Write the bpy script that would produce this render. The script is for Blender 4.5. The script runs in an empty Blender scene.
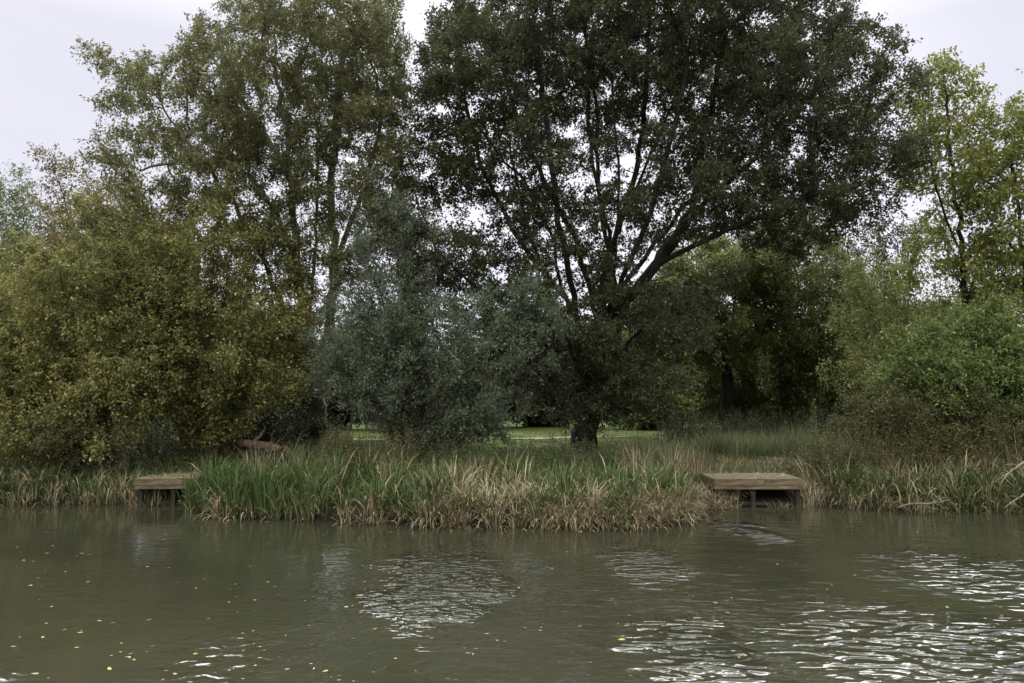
import bpy, math
import numpy as np
from mathutils import noise as mnoise, Vector

S = bpy.context.scene
COL = S.collection
R = math.radians

# ------------------------------------------------------------------ camera
CAM = np.array([0.0, 0.0, 2.2]); F = 796.0; PITCH = R(4.2)
cam_d = bpy.data.cameras.new('camera'); cam_d.sensor_width = 36; cam_d.lens = 36*F/1024
cam_d.clip_start = 0.1; cam_d.clip_end = 3000
cam = bpy.data.objects.new('camera', cam_d); COL.objects.link(cam)
cam.location = CAM; cam.rotation_euler = (math.pi/2+PITCH, 0, 0)
S.camera = cam
S.render.resolution_x = 1024; S.render.resolution_y = 683

def P(px, py, D):
    a, b = F, -(py-341.5)
    y = a*math.cos(PITCH)-b*math.sin(PITCH); z = a*math.sin(PITCH)+b*math.cos(PITCH)
    k = D/y
    return np.array([(px-512)*k, D, CAM[2]+z*k])

# ------------------------------------------------------------------ view, world, sun
S.view_settings.view_transform = 'Standard'; S.view_settings.look = 'None'
S.view_settings.exposure = 0.25; S.view_settings.gamma = 1.0
S.cycles.max_bounces = 6; S.cycles.transparent_max_bounces = 4
SUN_EL, SUN_AZ = R(40), R(200)          # azimuth measured clockwise from +Y
w = bpy.data.worlds.new('World'); S.world = w; w.use_nodes = True
nt = w.node_tree; nt.nodes.clear()
def nn(nt, t, **k):
    n = nt.nodes.new(t)
    for a, b in k.items(): setattr(n, a, b)
    return n
out = nn(nt, 'ShaderNodeOutputWorld'); bg = nn(nt, 'ShaderNodeBackground')
bg.inputs['Strength'].default_value = 0.1
sky = nn(nt, 'ShaderNodeTexSky', sky_type='NISHITA', sun_disc=False)
sky.sun_elevation = SUN_EL; sky.sun_rotation = SUN_AZ; sky.dust_density = 2.0
tc = nn(nt, 'ShaderNodeTexCoord'); sep = nn(nt, 'ShaderNodeSeparateXYZ')
nt.links.new(tc.outputs['Generated'], sep.inputs[0])
# overcast cloud layer: brighter towards the zenith, faint cloud structure
ns = nn(nt, 'ShaderNodeTexNoise'); ns.inputs['Scale'].default_value = 2.2; ns.inputs['Detail'].default_value = 5
mp = nn(nt, 'ShaderNodeMapping'); mp.inputs['Scale'].default_value = (1, 1, 2.5)
nt.links.new(tc.outputs['Generated'], mp.inputs[0]); nt.links.new(mp.outputs[0], ns.inputs['Vector'])
cr = nn(nt, 'ShaderNodeValToRGB')
cr.color_ramp.elements[0].position = 0.3; cr.color_ramp.elements[0].color = (0.72, 0.72, 0.82, 1)
cr.color_ramp.elements[1].position = 0.75; cr.color_ramp.elements[1].color = (0.82, 0.80, 0.87, 1)
nt.links.new(ns.outputs['Fac'], cr.inputs[0])
mr = nn(nt, 'ShaderNodeMapRange'); mr.inputs['From Min'].default_value = 0.40; mr.inputs['From Max'].default_value = 0.75
mr.inputs['To Min'].default_value = 9.8; mr.inputs['To Max'].default_value = 27.0
nt.links.new(sep.outputs['Z'], mr.inputs['Value'])
# thinner, warmer cloud overhead and a brighter bank of cloud low in the north
zt = nn(nt, 'ShaderNodeMapRange'); zt.inputs['From Min'].default_value = .4; zt.inputs['From Max'].default_value = .9
nt.links.new(sep.outputs['Z'], zt.inputs['Value'])
zc = nn(nt, 'ShaderNodeMix', data_type='RGBA'); nt.links.new(zt.outputs[0], zc.inputs['Factor'])
nt.links.new(cr.outputs[0], zc.inputs['A']); zc.inputs['B'].default_value = (.82, .83, .78, 1)
bd = nn(nt, 'ShaderNodeVectorMath', operation='DOT_PRODUCT'); nt.links.new(tc.outputs['Generated'], bd.inputs[0])
bd.inputs[1].default_value = Vector((.10, .97, .20)).normalized()
br = nn(nt, 'ShaderNodeMapRange', interpolation_type='SMOOTHSTEP'); br.inputs['From Min'].default_value = .88; br.inputs['From Max'].default_value = .975
br.inputs['To Min'].default_value = 1.0; br.inputs['To Max'].default_value = 1.22
nt.links.new(bd.outputs['Value'], br.inputs['Value'])
# bright band added to the unseen upper north sky, for white glints on water
hz = nn(nt, 'ShaderNodeMapRange', interpolation_type='SMOOTHSTEP'); hz.inputs['From Min'].default_value = .50; hz.inputs['From Max'].default_value = .60
nt.links.new(sep.outputs['Z'], hz.inputs['Value'])
hy = nn(nt, 'ShaderNodeMapRange', interpolation_type='SMOOTHSTEP'); hy.inputs['From Min'].default_value = .4; hy.inputs['From Max'].default_value = .6
hy.inputs['To Max'].default_value = 5.5; nt.links.new(sep.outputs['Y'], hy.inputs['Value'])
hm = nn(nt, 'ShaderNodeMath', operation='MULTIPLY_ADD'); hm.inputs[2].default_value = 1.0
nt.links.new(hz.outputs[0], hm.inputs[0]); nt.links.new(hy.outputs[0], hm.inputs[1])
hb = nn(nt, 'ShaderNodeMath', operation='MULTIPLY'); nt.links.new(hm.outputs[0], hb.inputs[0]); nt.links.new(br.outputs[0], hb.inputs[1]); br = hb
bm_ = nn(nt, 'ShaderNodeMath', operation='MULTIPLY'); nt.links.new(mr.outputs[0], bm_.inputs[0]); nt.links.new(br.outputs[0], bm_.inputs[1])
vm = nn(nt, 'ShaderNodeVectorMath', operation='SCALE')
nt.links.new(zc.outputs['Result'], vm.inputs[0]); nt.links.new(bm_.outputs[0], vm.inputs['Scale'])
mx = nn(nt, 'ShaderNodeMix', data_type='RGBA'); mx.inputs['Factor'].default_value = 0.93
nt.links.new(sky.outputs[0], mx.inputs['A']); nt.links.new(vm.outputs[0], mx.inputs['B'])
nt.links.new(mx.outputs['Result'], bg.inputs['Color']); nt.links.new(bg.outputs[0], out.inputs[0])

sd = bpy.data.lights.new('sun', 'SUN'); sd.energy = 1.5; sd.angle = R(25); sd.color = (1, 0.95, 0.86)
so = bpy.data.objects.new('sun', sd); COL.objects.link(so)
dv = Vector((math.sin(SUN_AZ)*math.cos(SUN_EL), math.cos(SUN_AZ)*math.cos(SUN_EL), math.sin(SUN_EL)))
so.rotation_euler = dv.to_track_quat('Z', 'Y').to_euler(); so.location = dv*50

# ------------------------------------------------------------------ materials
def new_mat(name):
    m = bpy.data.materials.new(name); m.use_nodes = True
    m.node_tree.nodes.clear(); return m, m.node_tree

def ramp(nt, stops, fac, interp='LINEAR'):
    c = nn(nt, 'ShaderNodeValToRGB'); c.color_ramp.interpolation = interp
    e = c.color_ramp.elements
    while len(e) < len(stops): e.new(0.5)
    for i, (p, col) in enumerate(stops):
        e[i].position = p; e[i].color = (*col, 1)
    nt.links.new(fac, c.inputs[0]); return c.outputs[0]

def leaf_mat(name, stops, back=None, gloss=0.5, trans=0.42, spec=0.22):
    """leaf colour runs over the per-leaf 'tint'; the underside may be paler, as on willows"""
    m, t = new_mat(name)
    at = nn(t, 'ShaderNodeAttribute', attribute_name='tint')
    c = ramp(t, stops, at.outputs['Fac'])
    if back:
        g = nn(t, 'ShaderNodeNewGeometry'); x = nn(t, 'ShaderNodeMix', data_type='RGBA')
        t.links.new(g.outputs['Backfacing'], x.inputs['Factor']); t.links.new(c, x.inputs['A'])
        x.inputs['B'].default_value = (*back, 1); c = x.outputs['Result']
    b = nn(t, 'ShaderNodeBsdfPrincipled'); b.inputs['Roughness'].default_value = gloss
    b.inputs['Specular IOR Level'].default_value = spec
    t.links.new(c, b.inputs['Base Color'])
    tr = nn(t, 'ShaderNodeBsdfTranslucent'); t.links.new(c, tr.inputs[0])
    ms = nn(t, 'ShaderNodeMixShader'); ms.inputs[0].default_value = trans
    t.links.new(b.outputs[0], ms.inputs[1]); t.links.new(tr.outputs[0], ms.inputs[2])
    o = nn(t, 'ShaderNodeOutputMaterial'); t.links.new(ms.outputs[0], o.inputs[0])
    return m

def rough_mat(name, stops, scale, rough=0.9, stretch=(1, 1, 1), bump=0.01, detail=8, spec=0.12):
    m, t = new_mat(name)
    tcn = nn(t, 'ShaderNodeTexCoord'); mpn = nn(t, 'ShaderNodeMapping'); mpn.inputs['Scale'].default_value = stretch
    t.links.new(tcn.outputs['Object'], mpn.inputs[0])
    n = nn(t, 'ShaderNodeTexNoise'); n.inputs['Scale'].default_value = scale; n.inputs['Detail'].default_value = detail
    n.inputs['Roughness'].default_value = 0.65
    t.links.new(mpn.outputs[0], n.inputs['Vector'])
    c = ramp(t, stops, n.outputs['Fac'])
    b = nn(t, 'ShaderNodeBsdfPrincipled'); b.inputs['Roughness'].default_value = rough
    b.inputs['Specular IOR Level'].default_value = spec
    t.links.new(c, b.inputs['Base Color'])
    bp = nn(t, 'ShaderNodeBump'); bp.inputs['Distance'].default_value = bump
    t.links.new(n.outputs['Fac'], bp.inputs['Height']); t.links.new(bp.outputs[0], b.inputs['Normal'])
    o = nn(t, 'ShaderNodeOutputMaterial'); t.links.new(b.outputs[0], o.inputs[0])
    return m

M = {}
M['bark_dark'] = rough_mat('bark_dark', [(0.3, (.014, .012, .009)), (0.7, (.042, .037, .028))], 9, stretch=(1, 1, .3), bump=.02)
M['bark_brown'] = rough_mat('bark_brown', [(0.3, (.05, .038, .026)), (0.7, (.14, .11, .08))], 9, stretch=(1, 1, .3), bump=.02)
M['bark_pale'] = rough_mat('bark_pale', [(0.3, (.06, .055, .04)), (0.7, (.18, .165, .13))], 9, stretch=(1, 1, .3), bump=.02)
M['dead_wood'] = rough_mat('dead_wood', [(0.3, (.11, .09, .065)), (0.7, (.26, .225, .17))], 12, bump=.01)
M['log'] = rough_mat('log_bark', [(0.3, (.045, .034, .022)), (0.7, (.13, .095, .065))], 7, bump=.02)
M['deck'] = rough_mat('deck_boards', [(0.3, (.05, .058, .024)), (0.46, (.13, .115, .07)), (0.56, (.20, .175, .12)), (0.75, (.28, .245, .18))], 3.2, stretch=(1, 3, 1), bump=.01, detail=12)
M['fascia'] = rough_mat('fascia_board', [(0.3, (.035, .036, .018)), (.46, (.10, .08, .05)), (0.72, (.22, .175, .115))], 4, stretch=(.7, 3, 3), bump=.012, detail=12)
M['post'] = rough_mat('wet_post', [(0.3, (.014, .012, .009)), (0.7, (.055, .045, .032))], 8, stretch=(1, 1, .3), bump=.004)

L = {}
L['sallow'] = leaf_mat('sallow_leaves', [(0, (.020, .028, .010)), (.5, (.050, .066, .026)), (.9, (.105, .125, .052)), (1, (.22, .21, .05))], back=(.085, .10, .050))
L['grey'] = leaf_mat('grey_willow_leaves', [(0, (.052, .068, .030)), (.5, (.108, .132, .062)), (.93, (.20, .23, .13)), (1, (.28, .25, .06))], back=(.21, .245, .185))
L['olive'] = leaf_mat('olive_leaves', [(0, (.065, .072, .022)), (.5, (.185, .188, .062)), (.85, (.33, .30, .10)), (1, (.50, .38, .10))], back=(.15, .16, .085))
L['gold'] = leaf_mat('autumn_leaves', [(0, (.080, .092, .032)), (.4, (.19, .20, .072)), (.66, (.30, .29, .105)), (.86, (.46, .39, .135)), (1, (.60, .47, .16))])
L['mid'] = leaf_mat('mid_green_leaves', [(0, (.055, .075, .03)), (.6, (.12, .145, .055)), (1, (.22, .21, .08))], back=(.11, .135, .06))
L['russet'] = leaf_mat('russet_leaves', [(0, (.08, .08, .03)), (.55, (.19, .15, .07)), (1, (.34, .17, .09))])
L['lime'] = leaf_mat('yellow_green_leaves', [(0, (.09, .115, .03)), (.5, (.20, .225, .06)), (.85, (.32, .31, .08)), (1, (.48, .38, .08))], trans=.42)
L['fresh'] = leaf_mat('fresh_green_leaves', [(0, (.06, .085, .03)), (.55, (.165, .215, .07)), (1, (.33, .36, .11))], trans=.36)
L['back'] = leaf_mat('background_leaves', [(0, (.06, .072, .024)), (.55, (.150, .172, .060)), (1, (.30, .30, .10))])
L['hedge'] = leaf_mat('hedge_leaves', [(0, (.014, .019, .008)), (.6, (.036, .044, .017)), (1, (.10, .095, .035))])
L['bramble'] = leaf_mat('bramble_leaves', [(0, (.045, .050, .02)), (.6, (.115, .118, .05)), (1, (.24, .19, .10))])
L['reed'] = leaf_mat('reed_blades', [(0, (.028, .048, .015)), (.45, (.070, .110, .033)), (.7, (.125, .18, .06)), (.82, (.20, .185, .095)), (1, (.42, .34, .22))], trans=.25)
L['dry'] = leaf_mat('dry_sedge_blades', [(0, (.08, .06, .035)), (.5, (.25, .20, .12)), (.85, (.52, .44, .30)), (1, (.14, .20, .06))], trans=.2)
L['grass'] = leaf_mat('grass_blades', [(0, (.035, .055, .02)), (.5, (.075, .105, .04)), (.8, (.13, .13, .065)), (1, (.28, .22, .14))], trans=.25, spec=.06)
L['rush'] = leaf_mat('rush_blades', [(0, (.045, .06, .025)), (.6, (.11, .135, .065)), (1, (.24, .23, .13))], trans=.2, spec=.06)
L['mown'] = leaf_mat('mown_blades', [(0, (.035, .052, .014)), (.7, (.078, .102, .024)), (1, (.15, .15, .055))], trans=.25, spec=.03)

# ------------------------------------------------------------------ object helpers
def link(name, me, mat=None, parent=None):
    o = bpy.data.objects.new(name, me); COL.objects.link(o)
    if mat: me.materials.append(mat)
    if parent: o.parent = parent
    return o
def tag(o, label=None, cat=None, group=None, kind=None):
    if label: o['label'] = label
    if cat: o['category'] = cat
    if group: o['group'] = group
    if kind: o['kind'] = kind
    return o
def empty(name, loc, label, cat, group=None):
    o = bpy.data.objects.new(name, None); COL.objects.link(o); o.location = loc
    o.empty_display_size = 0.2
    return tag(o, label, cat, group)
def mesh_quads(name, V, Q, tint=None, smooth=False):
    """V (n,3), Q (m,4) int"""
    me = bpy.data.meshes.new(name)
    me.vertices.add(len(V)); me.vertices.foreach_set('co', np.ascontiguousarray(V, np.float32).ravel())
    m = len(Q); me.loops.add(m*4); me.loops.foreach_set('vertex_index', np.ascontiguousarray(Q, np.int32).ravel())
    me.polygons.add(m); me.polygons.foreach_set('loop_start', np.arange(0, m*4, 4, dtype=np.int32))
    if smooth: me.polygons.foreach_set('use_smooth', np.ones(m, bool))
    if tint is not None:
        a = me.attributes.new('tint', 'FLOAT', 'FACE'); a.data.foreach_set('value', np.ascontiguousarray(tint, np.float32))
    me.update(calc_edges=True); return me
def py_mesh(name, V, Fc, smooth=False):
    me = bpy.data.meshes.new(name); me.from_pydata([tuple(v) for v in V], [], Fc)
    if smooth: me.polygons.foreach_set('use_smooth', np.ones(len(me.polygons), bool))
    me.update(); return me
def nrm(v): return v/np.maximum(np.linalg.norm(v, axis=-1, keepdims=True), 1e-9)

# ------------------------------------------------------------------ terrain
SHX = np.array([-400, -30, -14, -9, -6.75, -6.35, -5.6, -4.0, -2.6, -1.3, 0.8, 2.3, 3.2, 3.9, 4.5, 6.3, 6.8, 8, 10, 14, 30, 400.])
SHY = np.array([17.4, 17.3, 17.0, 16.9, 16.75, 16.0, 15.0, 14.9, 14.4, 14.0, 13.8, 14.0, 14.7, 16.3, 16.75, 16.75, 16.4, 15.9, 15.7, 15.6, 15.6, 15.5])
def shore(x):
    x = np.asarray(x, float)
    return np.interp(x, SHX, SHY) + .10*np.sin(x*2.1+.4) + .06*np.sin(x*5.3)
def ground_z(x, y):
    d = np.asarray(y, float)-shore(x)
    up = .30*(1-np.exp(-np.maximum(d, 0)/.35)) + .33*np.clip(d/6, 0, 1)
    z = np.where(d > 0, up, -np.minimum(1.1, -d*.9))
    near = 4.2-np.asarray(y, float)
    z = np.where(near > -1.5, -1.1+np.clip((near+1.5)/1.7, 0, 1)*1.75, z)
    z = z + .04*np.sin(x*.9+y*.7)*np.clip(d, 0, 1)
    return z
xs = np.concatenate([-np.geomspace(800, 16, 14)[:-1], np.linspace(-16, 16, 161), np.geomspace(16, 800, 14)[1:]])
ds = np.concatenate([[-60, -30, -18, -14.5, -14, -13.6, -13.2, -12.8, -12.3, -11.5, -9, -6, -3, -2, -1.3, -1, -.8, -.6, -.4, -.25, -.15, -.08],
                     np.linspace(0, 2, 21), np.linspace(2.3, 40, 90), np.geomspace(42, 1500, 22)])
X, Dd = np.meshgrid(xs, ds); Y = shore(X)*np.clip(1-(np.abs(Dd)-60)/200, 0, 1)+17*(1-np.clip(1-(np.abs(Dd)-60)/200, 0, 1))+Dd
Z = ground_z(X, Y)
V = np.stack([X, Y, Z], -1).reshape(-1, 3); nx = len(xs); ny = len(ds)
i, j = np.meshgrid(np.arange(nx-1), np.arange(ny-1)); a = (j*nx+i).ravel()
Q = np.stack([a, a+1, a+1+nx, a+nx], -1)
m, t = new_mat('ground')
tcn = nn(t, 'ShaderNodeTexCoord'); sp = nn(t, 'ShaderNodeSeparateXYZ'); t.links.new(tcn.outputs['Object'], sp.inputs[0])
n1 = nn(t, 'ShaderNodeTexNoise'); n1.inputs['Scale'].default_value = 1.3; n1.inputs['Detail'].default_value = 10
t.links.new(tcn.outputs['Object'], n1.inputs['Vector'])
soil = ramp(t, [(.3, (.018, .017, .010)), (.55, (.042, .038, .022)), (.8, (.085, .072, .045))], n1.outputs['Fac'])
turf = ramp(t, [(.3, (.03, .042, .012)), (.55, (.06, .08, .02)), (.8, (.10, .105, .04))], n1.outputs['Fac'])
mr1 = nn(t, 'ShaderNodeMapRange'); mr1.inputs['From Min'].default_value = 25; mr1.inputs['From Max'].default_value = 27
t.links.new(sp.outputs['Y'], mr1.inputs['Value'])
xx = nn(t, 'ShaderNodeMix', data_type='RGBA'); t.links.new(mr1.outputs[0], xx.inputs['Factor'])
wet_shade = nn(t, 'ShaderNodeMapRange'); wet_shade.inputs['From Min'].default_value = .08; wet_shade.inputs['From Max'].default_value = .34  # wet mud low down, its colour also darkened as shade under the decks
t.links.new(sp.outputs['Z'], wet_shade.inputs['Value']); wm = nn(t, 'ShaderNodeMix', data_type='RGBA'); t.links.new(wet_shade.outputs[0], wm.inputs['Factor'])
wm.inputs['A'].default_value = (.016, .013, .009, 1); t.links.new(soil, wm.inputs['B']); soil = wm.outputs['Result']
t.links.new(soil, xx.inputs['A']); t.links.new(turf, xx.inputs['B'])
b = nn(t, 'ShaderNodeBsdfPrincipled'); b.inputs['Roughness'].default_value = .95; b.inputs['Specular IOR Level'].default_value = .06
t.links.new(xx.outputs['Result'], b.inputs['Base Color'])
bp = nn(t, 'ShaderNodeBump'); bp.inputs['Distance'].default_value = .08; t.links.new(n1.outputs['Fac'], bp.inputs['Height'])
t.links.new(bp.outputs[0], b.inputs['Normal'])
o = nn(t, 'ShaderNodeOutputMaterial'); t.links.new(b.outputs[0], o.inputs[0])
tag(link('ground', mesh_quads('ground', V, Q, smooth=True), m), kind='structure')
# worn earth path across the meadow, 4 mm above the turf
px_ = np.linspace(-30, 40, 71); pv = []
for x in px_:
    c = 33.0+.6*math.sin(x*.21); 
    for k in (-.55, -.2, .2, .55):
        y = c+k*(1+.25*math.sin(x*1.7+k)); pv.append((x, y, float(ground_z(x, y))+.02))
pq = [(4*i+k, 4*(i+1)+k, 4*(i+1)+k+1, 4*i+k+1) for i in range(70) for k in range(3)]
M['path'] = rough_mat('path_earth', [(.3, (.10, .08, .05)), (.7, (.22, .18, .125))], 4, bump=.02)
tag(link('path', py_mesh('path', pv, pq), M['path']), kind='structure')

# ------------------------------------------------------------------ water
m, t = new_mat('water')
tcn = nn(t, 'ShaderNodeTexCoord')
def wn(scale, stretch, rot, detail, amp, dist=0.0):
    mpn = nn(t, 'ShaderNodeMapping'); mpn.inputs['Scale'].default_value = stretch; mpn.inputs['Rotation'].default_value = (0, 0, R(rot))
    t.links.new(tcn.outputs['Object'], mpn.inputs[0])
    n = nn(t, 'ShaderNodeTexNoise'); n.inputs['Scale'].default_value = scale; n.inputs['Detail'].default_value = detail
    n.inputs['Distortion'].default_value = dist; n.inputs['Roughness'].default_value = .45
    t.links.new(mpn.outputs[0], n.inputs['Vector'])
    k = nn(t, 'ShaderNodeMath', operation='MULTIPLY'); k.inputs[1].default_value = amp
    t.links.new(n.outputs['Fac'], k.inputs[0]); return k.outputs[0]
def mth(op, a, b):
    k = nn(t, 'ShaderNodeMath', operation=op)
    for i_, v in enumerate((a, b)):
        if isinstance(v, (int, float)): k.inputs[i_].default_value = v
        else: t.links.new(v, k.inputs[i_])
    return k.outputs[0]
big = wn(1.7, (1, 2.4, 1), 28, 2, .022, .6)          # diagonal wavelets, strongest on the right
mid = wn(4.5, (.7, 1.6, 1), 18, 2, .0075, .6)
fine = wn(16, (1, 1.5, 1), -14, 1, .0007)
sp = nn(t, 'ShaderNodeSeparateXYZ'); t.links.new(tcn.outputs['Object'], sp.inputs[0])
zone = nn(t, 'ShaderNodeMapRange'); zone.inputs['From Min'].default_value = -4; zone.inputs['From Max'].default_value = 3
zone.inputs['To Min'].default_value = .35; zone.inputs['To Max'].default_value = 1.0
t.links.new(sp.outputs['X'], zone.inputs['Value'])
zy = nn(t, 'ShaderNodeMapRange'); zy.inputs['From Min'].default_value = 8; zy.inputs['From Max'].default_value = 16
zy.inputs['To Min'].default_value = 1.0; zy.inputs['To Max'].default_value = .35
t.links.new(sp.outputs['Y'], zy.inputs['Value'])
h = mth('MULTIPLY', mth('ADD', mth('MULTIPLY', big, zone.outputs[0]), mth('ADD', mid, fine)), zy.outputs[0])
# cat's-paws: patches where a breath of wind roughens the surface
wob = nn(t, 'ShaderNodeTexNoise'); wob.inputs['Scale'].default_value = .9; wob.inputs['Detail'].default_value = 3
t.links.new(tcn.outputs['Object'], wob.inputs['Vector'])
wv_ = nn(t, 'ShaderNodeVectorMath', operation='MULTIPLY_ADD'); t.links.new(wob.outputs['Color'], wv_.inputs[0])
wv_.inputs[1].default_value = (1.3, 1.3, 0); t.links.new(tcn.outputs['Object'], wv_.inputs[2])
paws = None
for (cx_, cy_, rx_, ry_, am) in [(-.85, 9.9, .62, 1.8, 2.0), (4.0, 13.6, .30, .9, 2.4), (1.75, 10.9, .4, 1.1, 1.1), (1.5, 7.3, .45, .9, 1.3), (3.7, 7.5, 1.2, 1.2, .78),
                            (6.2, 10.0, 1.2, 1.6, .45), (-2.4, 7.0, .45, .9, .24), (-4.4, 6.6, .25, .3, .2), (0, 8.6, 2.6, 2.6, .13)]:
    mpn = nn(t, 'ShaderNodeVectorMath', operation='SUBTRACT'); t.links.new(wv_.outputs[0], mpn.inputs[0]); mpn.inputs[1].default_value = (cx_+.65, cy_+.65, 0)
    sc_ = nn(t, 'ShaderNodeVectorMath', operation='MULTIPLY'); t.links.new(mpn.outputs[0], sc_.inputs[0]); sc_.inputs[1].default_value = (1/rx_, 1/ry_, 0)
    ln = nn(t, 'ShaderNodeVectorMath', operation='LENGTH'); t.links.new(sc_.outputs[0], ln.inputs[0])
    mk = nn(t, 'ShaderNodeMapRange', interpolation_type='SMOOTHSTEP'); mk.inputs['From Min'].default_value = 1.65; mk.inputs['From Max'].default_value = .1
    mk.inputs['To Max'].default_value = am; t.links.new(ln.outputs['Value'], mk.inputs['Value'])
    paws = mk.outputs[0] if paws is None else mth('MAXIMUM', paws, mk.outputs[0])
rl_ = mth('ADD', wn(4.4, (.85, 1.0, 1), -35, 1, .185, 1.3), wn(10, (.8, 1.1, 1), 15, 1, .04, .8))
rr_ = mth('ADD', wn(3.3, (.6, 1.2, 1), 52, .5, .25, 1.7), wn(9, (.7, 1.1, 1), 40, 1, .04, .8))
zs = nn(t, 'ShaderNodeMapRange', interpolation_type='SMOOTHSTEP'); zs.inputs['From Min'].default_value = .2; zs.inputs['From Max'].default_value = 1.4
t.links.new(sp.outputs['X'], zs.inputs['Value'])
r1_ = mth('ADD', mth('MULTIPLY', rr_, zs.outputs[0]), mth('MULTIPLY', rl_, mth('SUBTRACT', 1.0, zs.outputs[0])))
h = mth('ADD', h, mth('MULTIPLY', r1_, paws))
nm = wn(.5, (1, 1, 1), 0, 4, 1.0)
wc = ramp(t, [(.3, (.029, .030, .018)), (.7, (.040, .040, .025))], nm)
b = nn(t, 'ShaderNodeBsdfPrincipled'); b.inputs['Roughness'].default_value = .03; b.inputs['IOR'].default_value = 1.5
t.links.new(wc, b.inputs['Base Color'])
bp = nn(t, 'ShaderNodeBump'); bp.inputs['Distance'].default_value = 1.0; bp.inputs['Strength'].default_value = 1.0
t.links.new(h, bp.inputs['Height']); t.links.new(bp.outputs[0], b.inputs['Normal'])
# capillary ripples too fine to model roughen the cat's-paws
t.links.new(mth('ADD', .03, mth('MULTIPLY', .20, mth('POWER', mth('MINIMUM', mth('MULTIPLY', paws, .6), 1.0), 1.5))), b.inputs['Roughness'])
o = nn(t, 'ShaderNodeOutputMaterial'); t.links.new(b.outputs[0], o.inputs[0])
wx = np.linspace(-120, 120, 61); wy = np.linspace(3.5, 19, 16)
V = [(x, y, 0) for y in wy for x in wx]; Q = [(j*61+i, j*61+i+1, (j+1)*61+i+1, (j+1)*61+i) for j in range(15) for i in range(60)]
tag(link('water', py_mesh('water', V, Q), m), kind='structure')

# ------------------------------------------------------------------ foliage generator
def grow(rng, seeds, att, step, kill, infl, up=0.12, jitter=.12, iters=120):
    """space colonisation from hand-placed limbs; returns node positions and parents"""
    pos, par = [], []
    for s in seeds:
        s = [np.asarray(p, float) for p in s]
        if not pos: pos.append(s[0]); par.append(-1); last = 0
        else:
            arr = np.array(pos); last = int(np.argmin(((arr-s[0])**2).sum(1)))
            if np.linalg.norm(arr[last]-s[0]) > step*.6: pos.append(s[0]); par.append(last); last = len(pos)-1
        # smooth the limb (Catmull-Rom) and wobble it
        pts = [s[0]]+s+[s[-1]]
        for k in range(1, len(pts)-2):
            p0, p1, p2, p3 = pts[k-1], pts[k], pts[k+1], pts[k+2]
            n = max(1, int(np.linalg.norm(p2-p1)/step))
            for q in range(1, n+1):
                u = q/n
                c = .5*((2*p1)+(-p0+p2)*u+(2*p0-5*p1+4*p2-p3)*u*u+(-p0+3*p1-3*p2+p3)*u**3)
                c = c+rng.normal(0, .035, 3)
                pos.append(c); par.append(last); last = len(pos)-1
    A = att; P0 = np.array(pos); live = np.ones(len(A), bool)
    d = np.full(len(A), 1e9); ix = np.zeros(len(A), int)
    def upd(start):
        nonlocal d, ix
        new = np.array(pos[start:])
        for c in range(0, len(new), 400):
            q = new[c:c+400]; dd = np.linalg.norm(A[:, None]-q[None], axis=2)
            k = dd.argmin(1); v = dd[np.arange(len(A)), k]; better = v < d
            d = np.where(better, v, d); ix = np.where(better, k+start+c, ix)
    upd(0); grown = {}
    for it in range(iters):
        live &= d > kill
        if not live.any(): break
        act = live & (d < infl)
        if not act.any(): act = live
        nodes, inv = np.unique(ix[act], return_inverse=True)
        parr = np.array(pos)
        v = nrm(A[act]-parr[ix[act]]); acc = np.zeros((len(nodes), 3)); np.add.at(acc, inv, v)
        acc = nrm(acc)+rng.normal(0, jitter, acc.shape); acc[:, 2] += up; acc = nrm(acc)
        start = len(pos); n_new = 0
        for nd, dr in zip(nodes, acc):
            c = grown.get(nd, 0)
            if c >= 3: 
                live[(ix == nd)] = False; continue
            grown[nd] = c+1
            pos.append(parr[nd]+dr*step); par.append(int(nd)); n_new += 1
        if n_new == 0: break
        upd(start)
    return np.array(pos), np.array(par)

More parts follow.
